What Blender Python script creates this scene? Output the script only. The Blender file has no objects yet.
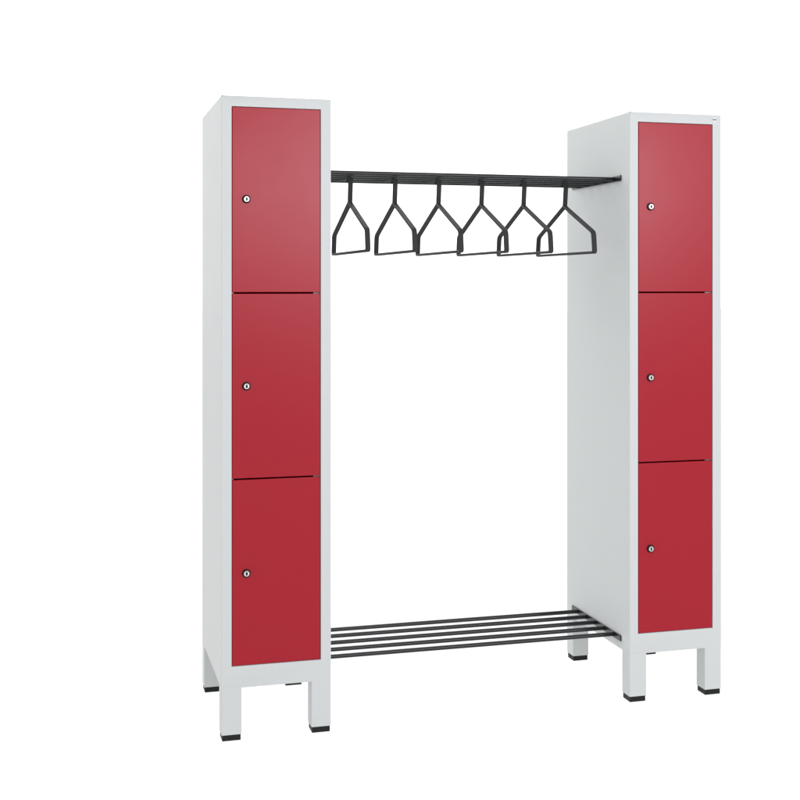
import bpy, bmesh, math
from mathutils import Vector

# ------------------------------------------------------------------ scene
S = bpy.context.scene
C = S.collection
W = bpy.data.worlds.new("World"); S.world = W
W.use_nodes = True
bg = W.node_tree.nodes["Background"]
bg.inputs["Color"].default_value = (1.0, 1.0, 1.0, 1)
# added white surround graded as lighting: brightest behind the lockers, dimmer behind camera
wn, wl = W.node_tree.nodes, W.node_tree.links
wtc = wn.new("ShaderNodeTexCoord")
wdot = wn.new("ShaderNodeVectorMath"); wdot.operation = 'DOT_PRODUCT'
wdot.inputs[1].default_value = (0.14, 0.60, -0.10)
wadd = wn.new("ShaderNodeMath"); wadd.operation = 'ADD'; wadd.inputs[1].default_value = 1.12
wl.new(wtc.outputs["Generated"], wdot.inputs[0])
wl.new(wdot.outputs["Value"], wadd.inputs[0])
wl.new(wadd.outputs[0], bg.inputs["Strength"])
S.view_settings.view_transform = 'Standard'
S.view_settings.look = 'None'
S.view_settings.gamma = 1
S.view_settings.exposure = 0.0
S.cycles.use_denoising = True
S.cycles.max_bounces = 10
S.cycles.diffuse_bounces = 6

# ------------------------------------------------------------------ materials
def mat(name, col, rough=0.5, spec=0.3, metal=0.0, peel=0.0, mottle=0.0, peel_scale=900.0):
    m = bpy.data.materials.new(name); m.use_nodes = True
    nt = m.node_tree; p = nt.nodes["Principled BSDF"]
    p.inputs["Base Color"].default_value = (*col, 1)
    p.inputs["Roughness"].default_value = rough
    p.inputs["Specular IOR Level"].default_value = spec
    p.inputs["Metallic"].default_value = metal
    tc = nt.nodes.new("ShaderNodeTexCoord")
    if mottle:                                    # powder coat is never perfectly even
        n = nt.nodes.new("ShaderNodeTexNoise"); n.inputs["Scale"].default_value = 5.0
        n.inputs["Detail"].default_value = 3.0
        nt.links.new(tc.outputs["Object"], n.inputs["Vector"])
        r = nt.nodes.new("ShaderNodeMapRange")
        r.inputs["To Min"].default_value = rough - mottle
        r.inputs["To Max"].default_value = rough + mottle
        nt.links.new(n.outputs["Fac"], r.inputs["Value"])
        nt.links.new(r.outputs["Result"], p.inputs["Roughness"])
    if peel:                                      # orange peel of the coating
        n = nt.nodes.new("ShaderNodeTexNoise"); n.inputs["Scale"].default_value = peel_scale
        nt.links.new(tc.outputs["Object"], n.inputs["Vector"])
        b = nt.nodes.new("ShaderNodeBump"); b.inputs["Strength"].default_value = peel
        b.inputs["Distance"].default_value = 0.0004
        nt.links.new(n.outputs["Fac"], b.inputs["Height"])
        nt.links.new(b.outputs["Normal"], p.inputs["Normal"])
    return m

M_GREY = mat("pale grey powder coat", (0.536, 0.556, 0.554), 0.5, 0.15, peel=0.06, mottle=0.05)
M_RED = mat("red powder coat", (0.312, 0.0022, 0.0130), 0.31, 0.29, peel=0.05, mottle=0.03)
M_DARK = mat("anthracite powder coat", (0.0085, 0.0098, 0.0115), 0.23, 0.38, peel=0.02, mottle=0.04)
M_HANGER = mat("dark hanger coating", (0.036, 0.037, 0.0385), 0.65, 0.08, peel=0.02)
M_CAP = mat("black plastic", (0.010, 0.011, 0.011), 0.55, 0.2)
M_RIM = mat("black lock rim", (0.006, 0.006, 0.006), 0.35, 0.3)
M_STEEL = mat("nickel lock face", (0.62, 0.62, 0.60), 0.30, 0.5, metal=0.55)
M_HOLE = mat("dark slot", (0.006, 0.007, 0.008), 0.9, 0.0)
M_BADGE = mat("silver badge", (0.66, 0.67, 0.67), 0.5, 0.2)
M_BADGE_INK = mat("badge ink", (0.05, 0.05, 0.055), 0.5, 0.2)
def floor_mat():
    """translucent floor added to hide cast shadows: light mostly from beneath, little from above."""
    m = bpy.data.materials.new("translucent shadowless floor"); m.use_nodes = True
    nt = m.node_tree; nt.nodes.remove(nt.nodes["Principled BSDF"])
    out = nt.nodes["Material Output"]
    t = nt.nodes.new("ShaderNodeBsdfTranslucent"); t.inputs["Color"].default_value = (0.93, 0.93, 0.93, 1)
    d = nt.nodes.new("ShaderNodeBsdfDiffuse")
    n = nt.nodes.new("ShaderNodeTexNoise"); n.inputs["Scale"].default_value = 4.0
    r = nt.nodes.new("ShaderNodeMapRange"); r.inputs["To Min"].default_value = 0.88; r.inputs["To Max"].default_value = 0.93
    nt.links.new(n.outputs["Fac"], r.inputs["Value"]); nt.links.new(r.outputs["Result"], d.inputs["Color"])
    x = nt.nodes.new("ShaderNodeMixShader"); x.inputs["Fac"].default_value = 0.10  # mostly light let through from below, so cast shadows wash out
    nt.links.new(t.outputs["BSDF"], x.inputs[1]); nt.links.new(d.outputs["BSDF"], x.inputs[2])
    nt.links.new(x.outputs["Shader"], out.inputs["Surface"])
    return m
M_FLOOR = floor_mat()

# ------------------------------------------------------------------ mesh helpers
def finish(name, bm, mats, parent=None, smooth=False):
    bmesh.ops.recalc_face_normals(bm, faces=bm.faces)
    me = bpy.data.meshes.new(name); bm.to_mesh(me); bm.free()
    for m in (mats if isinstance(mats, (list, tuple)) else [mats]):
        me.materials.append(m)
    if smooth:
        for f in me.polygons: f.use_smooth = True
        me.set_sharp_from_angle(angle=math.radians(38))
        big = max(f.area for f in me.polygons) * 0.02       # rounded edges smooth, sheet faces truly flat
        if smooth != "all":
            for f in me.polygons: f.use_smooth = f.area < big
    o = bpy.data.objects.new(name, me); C.objects.link(o)
    if parent: o.parent = parent
    return o

def add_box(bm, x0, x1, y0, y1, z0, z1, bev=0.0, seg=2, mi=0):
    v = [bm.verts.new((x, y, z)) for x in (x0, x1) for y in (y0, y1) for z in (z0, z1)]
    q = [(0, 1, 3, 2), (4, 6, 7, 5), (0, 4, 5, 1), (2, 3, 7, 6), (0, 2, 6, 4), (1, 5, 7, 3)]
    fs = [bm.faces.new([v[i] for i in f]) for f in q]
    for f in fs: f.material_index = mi
    if bev:
        es = list({e for f in fs for e in f.edges})
        bmesh.ops.bevel(bm, geom=es, offset=bev, segments=seg, profile=0.5, affect='EDGES')

def add_disc_stack(bm, cx, cz, rings, n=32, mi=0):
    """rings: (radius, y) from back to front, axis along Y; closed at the front."""
    prev = None
    for r, y in rings:
        ring = [bm.verts.new((cx + r*math.cos(2*math.pi*k/n), y, cz + r*math.sin(2*math.pi*k/n))) for k in range(n)]
        if prev:
            for k in range(n):
                f = bm.faces.new((prev[k], prev[(k+1) % n], ring[(k+1) % n], ring[k])); f.material_index = mi
        prev = ring
    f = bm.faces.new(prev); f.material_index = mi

def add_tube_x(bm, x0, x1, y, z, r, n=28):
    a = [bm.verts.new((x0, y + r*math.cos(2*math.pi*k/n), z + r*math.sin(2*math.pi*k/n))) for k in range(n)]
    b = [bm.verts.new((x1, y + r*math.cos(2*math.pi*k/n), z + r*math.sin(2*math.pi*k/n))) for k in range(n)]
    for k in range(n): bm.faces.new((a[k], a[(k+1) % n], b[(k+1) % n], b[k]))
    bm.faces.new(a); bm.faces.new(b[::-1])

def fillet(pts, rad, closed, n=6):
    """round the corners of a 2-D polyline."""
    out = []; m = len(pts)
    for i, p in enumerate(pts):
        if not closed and i in (0, m-1):
            out.append(Vector(p)); continue
        r = rad[i] if isinstance(rad, (list, tuple)) else rad
        p = Vector(p); a = Vector(pts[(i-1) % m]) - p; b = Vector(pts[(i+1) % m]) - p
        ang = a.angle(b)
        if r <= 0 or ang > math.pi - 0.02:
            out.append(p); continue
        t = min(r / math.tan(ang/2), a.length*0.48, b.length*0.48)
        p0 = p + a.normalized()*t; p1 = p + b.normalized()*t
        for k in range(n+1):
            s = k/n
            out.append((1-s)**2*p0 + 2*s*(1-s)*p + s*s*p1)
    return out

def add_strip(bm, pts, w, t, closed, ch=0.0012):
    """flat steel strip that follows a polyline in the YZ plane, w wide in X, t thick, chamfered."""
    m = len(pts); rings = []
    for i, p in enumerate(pts):
        if closed or 0 < i < m-1:
            d0 = (p - pts[i-1]).normalized(); d1 = (pts[(i+1) % m] - p).normalized()
            n0 = Vector((-d0.y, d0.x)); n1 = Vector((-d1.y, d1.x))
            nn = (n0+n1).normalized(); k = 1.0/max(0.35, nn.dot(n0))
        else:
            d = (pts[1]-pts[0]) if i == 0 else (pts[-1]-pts[-2])
            d.normalize(); nn = Vector((-d.y, d.x)); k = 1.0
        prof = [(-w/2+ch, -t/2), (w/2-ch, -t/2), (w/2, -t/2+ch), (w/2, t/2-ch), (w/2-ch, t/2), (-w/2+ch, t/2), (-w/2, t/2-ch), (-w/2, -t/2+ch)]
        rings.append([bm.verts.new((x, p.x + nn.x*q*k, p.y + nn.y*q*k)) for x, q in prof])
    L = 8
    for i in range(m if closed else m-1):
        a = rings[i]; b = rings[(i+1) % m]
        for k in range(L): bm.faces.new((a[k], a[(k+1) % L], b[(k+1) % L], b[k]))
    if not closed:
        bm.faces.new(rings[0]); bm.faces.new(rings[-1][::-1])

def tag(o, label, cat, group=None):
    o["label"] = label; o["category"] = cat
    if group: o["group"] = group
    return o

def empty(name, loc):
    o = bpy.data.objects.new(name, None); o.location = loc
    o.empty_display_size = 0.1; C.objects.link(o); return o

def copy_child(ch, parent):
    c = ch.copy(); C.objects.link(c); c.parent = parent
    for g in ch.children: copy_child(g, c)
    return c

# ------------------------------------------------------------------ sizes (metres)
LW, LD, LH = 0.300, 0.500, 1.744        # locker width, depth, height
GAP = 0.895                             # clear width between the two lockers
FH = 0.1418                             # underside of the locker body
OX0, OX1 = 0.0277, 0.2717               # front opening
OZ0, OZ1 = 0.2008, 1.7155
SPLITS = (1.2106, 0.7063)               # joints between the doors
LIP = 0.0145                            # depth of the rebate behind the doors
FW = 0.0543                             # square foot tube

# ------------------------------------------------------------------ floor
bm = bmesh.new()
n = 24; R = 60.0
vs = [[bm.verts.new((-R + 2*R*i/n, -R + 2*R*j/n, 0)) for j in range(n+1)] for i in range(n+1)]
for i in range(n):
    for j in range(n): bm.faces.new((vs[i][j], vs[i+1][j], vs[i+1][j+1], vs[i][j+1]))
fl = finish("floor", bm, M_FLOOR)
fl["kind"] = "structure"; fl["label"] = "plain white shadowless floor"

# ------------------------------------------------------------------ locker
def body_mesh():
    bm = bmesh.new()
    def ring(x0, x1, z0, z1, y): return [bm.verts.new(c) for c in ((x0, y, z0), (x1, y, z0), (x1, y, z1), (x0, y, z1))]
    def bridge(a, b):
        for k in range(4): bm.faces.new((a[k], a[(k+1) % 4], b[(k+1) % 4], b[k]))
    ob = ring(0, LW, FH, LH, LD); of = ring(0, LW, FH, LH, 0)
    i0 = ring(OX0, OX1, OZ0, OZ1, 0); i1 = ring(OX0, OX1, OZ0, OZ1, LIP)
    la, lr, l = 0.0068, 0.0180, 0.0110
    j0 = ring(OX0+la, OX1-lr, OZ0+l, OZ1-l, LIP); j1 = ring(OX0+la, OX1-lr, OZ0+l, OZ1-l, LIP+0.004)
    k0 = ring(0.004, LW-0.004, FH+0.004, LH-0.004, LIP+0.004); k1 = ring(0.004, LW-0.004, FH+0.004, LH-0.004, LD-0.004)
    bm.faces.new(ob)
    for a, b in ((ob, of), (of, i0), (i0, i1), (i1, j0), (j0, j1), (j1, k0), (k0, k1)): bridge(a, b)
    bm.faces.new(k1)
    bm.verts.ensure_lookup_table()
    sel = []
    outer = set(ob) | set(of); lipv = set(i0)
    for e in bm.edges:
        a, b = e.verts
        if a in outer and b in outer: sel.append(e)
        elif a in lipv and b in lipv: sel.append(e)
    bmesh.ops.bevel(bm, geom=sel, offset=0.0016, segments=3, profile=0.5, affect='EDGES')
    return bm

DOORS = ((SPLITS[0]+0.0021, OZ1-0.0016), (SPLITS[1]+0.0021, SPLITS[0]-0.0021), (OZ0+0.0016, SPLITS[1]-0.0021))
LOCKS = (1.4646, 0.9578, 0.4508)
LX = 0.0673

def make_locker():
    root = empty("locker", (0, 0, 0))
    finish("body", body_mesh(), M_GREY, root, True)
    bm = bmesh.new()
    add_box(bm, 0.0010, 0.0030, -0.0004, 0.0020, LH-0.0030, LH-0.0010)
    finish("corner_notch", bm, M_HOLE, root)
    for (z0, z1), lz in zip(DOORS, LOCKS):
        bm = bmesh.new()
        add_box(bm, OX0+0.0015, OX1-0.0015, 0.0004, 0.0130, z0, z1, bev=0.0011, seg=3)
        d = finish("door", bm, M_RED, root, True)
        bm = bmesh.new()
        add_disc_stack(bm, LX, lz, [(0.0112, 0.0020), (0.0116, -0.0006), (0.0111, -0.0034), (0.0098, -0.0052), (0.0083, -0.0056)], 40)
        finish("lock_rim", bm, M_RIM, d, "all")
        bm = bmesh.new()
        add_disc_stack(bm, LX, lz, [(0.0073, -0.0040), (0.0074, -0.0064), (0.0069, -0.0069)], 36)
        # keyhole: a lens-shaped slot
        a = [(0.0026*math.sin(math.pi*k/10), 0.0052*math.cos(math.pi*k/10)) for k in range(11)]
        b = [(-x, z) for x, z in a[1:-1]][::-1]
        fr = [bm.verts.new((LX+x, -0.0073, lz+z)) for x, z in a+b]
        bk = [bm.verts.new((LX+x, -0.0060, lz+z)) for x, z in a+b]
        bm.faces.new(fr).material_index = 1
        for k in range(len(fr)):
            bm.faces.new((fr[k], fr[(k+1) % len(fr)], bk[(k+1) % len(fr)], bk[k])).material_index = 1
        finish("lock_cylinder", bm, [M_STEEL, M_HOLE], d, "all")
    e = 0.0002
    for x0 in (e, LW-FW-e):
        for y0 in (e, LD-FW-e):
            bm = bmesh.new(); add_box(bm, x0, x0+FW, y0, y0+FW, 0.0160, FH+0.003, bev=0.0022, seg=3)
            f = finish("foot", bm, M_GREY, root, True)
            bm = bmesh.new(); add_box(bm, x0+0.0022, x0+FW-0.0022, y0+0.0022, y0+FW-0.0022, 0.0, 0.0190, bev=0.0012, seg=2)
            finish("foot_cap", bm, M_CAP, f, True)
    return root

la = make_locker()
tag(la, "tall pale grey three-door red locker without a badge, beside the first hanger", "locker", "red and grey lockers")
lb = la.copy(); C.objects.link(lb)
for ch in list(la.children): copy_child(ch, lb)
lb.location = (LW+GAP, 0, 0)
tag(lb, "pale grey three-door red locker with a tiny round badge in its top corner", "locker", "red and grey lockers")
bm = bmesh.new()
bx, bz = 0.2771, 1.7296
add_disc_stack(bm, bx, bz, [(0.0072, 0.0004), (0.0072, -0.0010), (0.0066, -0.0014)], 32)
for x0, x1, h in ((-0.0056, -0.0022, 0.0017), (-0.0016, 0.0016, 0.0014), (0.0022, 0.0056, 0.0017)):
    add_box(bm, bx+x0, bx+x1, -0.0018, -0.0012, bz-h, bz+h, mi=1)
bd = finish("badge", bm, [M_BADGE, M_BADGE_INK], lb, True)

# ------------------------------------------------------------------ racks
ROD_Y = (0.1115, 0.1833, 0.2550, 0.3268, 0.3985); ROD_R = 0.0064
def make_rack(name, zc, label, cat):
    root = empty(name, (LW+GAP/2, 0.255, zc))
    x0 = -GAP/2+0.0003; x1 = GAP/2-0.0003
    for a, b in ((x0, x0+0.0035), (x1-0.0035, x1)):
        bm = bmesh.new(); add_box(bm, a, b, -0.197, 0.1935, -0.0088, 0.0088, bev=0.0006, seg=2)
        finish("bracket", bm, M_DARK, root, True)
    for y in ROD_Y:
        bm = bmesh.new(); add_tube_x(bm, x0+0.003, x1-0.003, y-0.255, -0.0003, ROD_R)
        finish("rod", bm, M_DARK, root, "all")
    return tag(root, label, cat)
TOPZ, LOWZ = 1.5530, 0.1750
make_rack("hat_rack", TOPZ, "dark grey hat rack of round bars with six coat hangers below it", "rack")
make_rack("shoe_rack", LOWZ, "dark grey shoe rack of five round bars close to the floor", "rack")

# ------------------------------------------------------------------ hangers
HW, HT = 0.0142, 0.0074
def hanger_loop():
    bm = bmesh.new()
    yc = 0.0
    pts = [(yc, -0.0765), (yc-0.2315, -0.1655), (yc-0.2400, -0.2246), (yc+0.2400, -0.2246), (yc+0.2315, -0.1655)]
    loop = fillet(pts, [0.0, 0.020, 0.008, 0.008, 0.020], True)
    add_strip(bm, loop, HW, HT, True)
    return bm
def hanger_hook():
    bm = bmesh.new()
    r = ROD_R + HT/2 + 0.0002
    pts = [Vector((r+0.0105, -0.0140))]
    for k in range(13):
        a = math.pi*k/12
        pts.append(Vector((r*math.cos(a), r*math.sin(a))))
    pts += [Vector((-r, -0.012)), Vector((-0.0022, -0.0740))]
    add_strip(bm, pts, HW-0.0004, HT, False)
    return bm
proto = empty("coat_hanger", (0.408, 0.255, TOPZ))
finish("hanger_frame", hanger_loop(), M_HANGER, proto, "all")
finish("hook", hanger_hook(), M_HANGER, proto, "all")
LAB = ["dark coat hanger nearest the locker without a badge, its loop looking narrowest",
       "second coat hanger, between the narrowest-looking one and the third",
       "third coat hanger counted from the locker without a badge",
       "fourth coat hanger counted from the locker without a badge",
       "fifth coat hanger, next to the one hanging before the badged locker's side",
       "dark coat hanger before the badged locker's grey side, its loop looking widest"]
for i in range(6):
    h = proto
    if i:
        h = proto.copy(); C.objects.link(h)
        for ch in list(proto.children): copy_child(ch, h)
    h.location = (0.408 + 0.1365*i, 0.255, TOPZ)
    tag(h, LAB[i], "hanger", "coat hangers under the hat rack")

# ------------------------------------------------------------------ lamps (key and added fill)
def area(name, loc, target, sx, sy, watts, col=(1, 1, 1)):
    l = bpy.data.lights.new(name, 'AREA'); l.shape = 'RECTANGLE'; l.size = sx; l.size_y = sy
    l.energy = watts; l.color = col
    o = bpy.data.objects.new(name, l); C.objects.link(o); o.location = loc
    o.rotation_euler = (Vector(target) - Vector(loc)).to_track_quat('-Z', 'Y').to_euler()
    return o
area("softbox_lamp", (1.95, -4.5, 1.95), (0.70, 0, 1.45), 3.0, 0.75, 108, (1.0, 0.985, 1.05))
area("rear_fill_lamp", (0.3, 5.0, 5.0), (0.9, 0.25, 0.9), 4.2, 3.6, 400)  # added fill from above and behind, lifts the badged locker's shaded side

# ------------------------------------------------------------------ camera
cam = bpy.data.cameras.new("camera"); co = bpy.data.objects.new("camera", cam); C.objects.link(co)
co.location = (-0.4137, -3.5687, 1.2291)
co.rotation_euler = (math.radians(90), 0, -0.2846)
cam.sensor_width = 36; cam.sensor_fit = 'HORIZONTAL'
cam.lens = 1313.967/800*36
cam.shift_x = (400-445.845)/800
cam.shift_y = (286.097-400)/800
cam.clip_start = 0.05; cam.clip_end = 300
S.camera = co
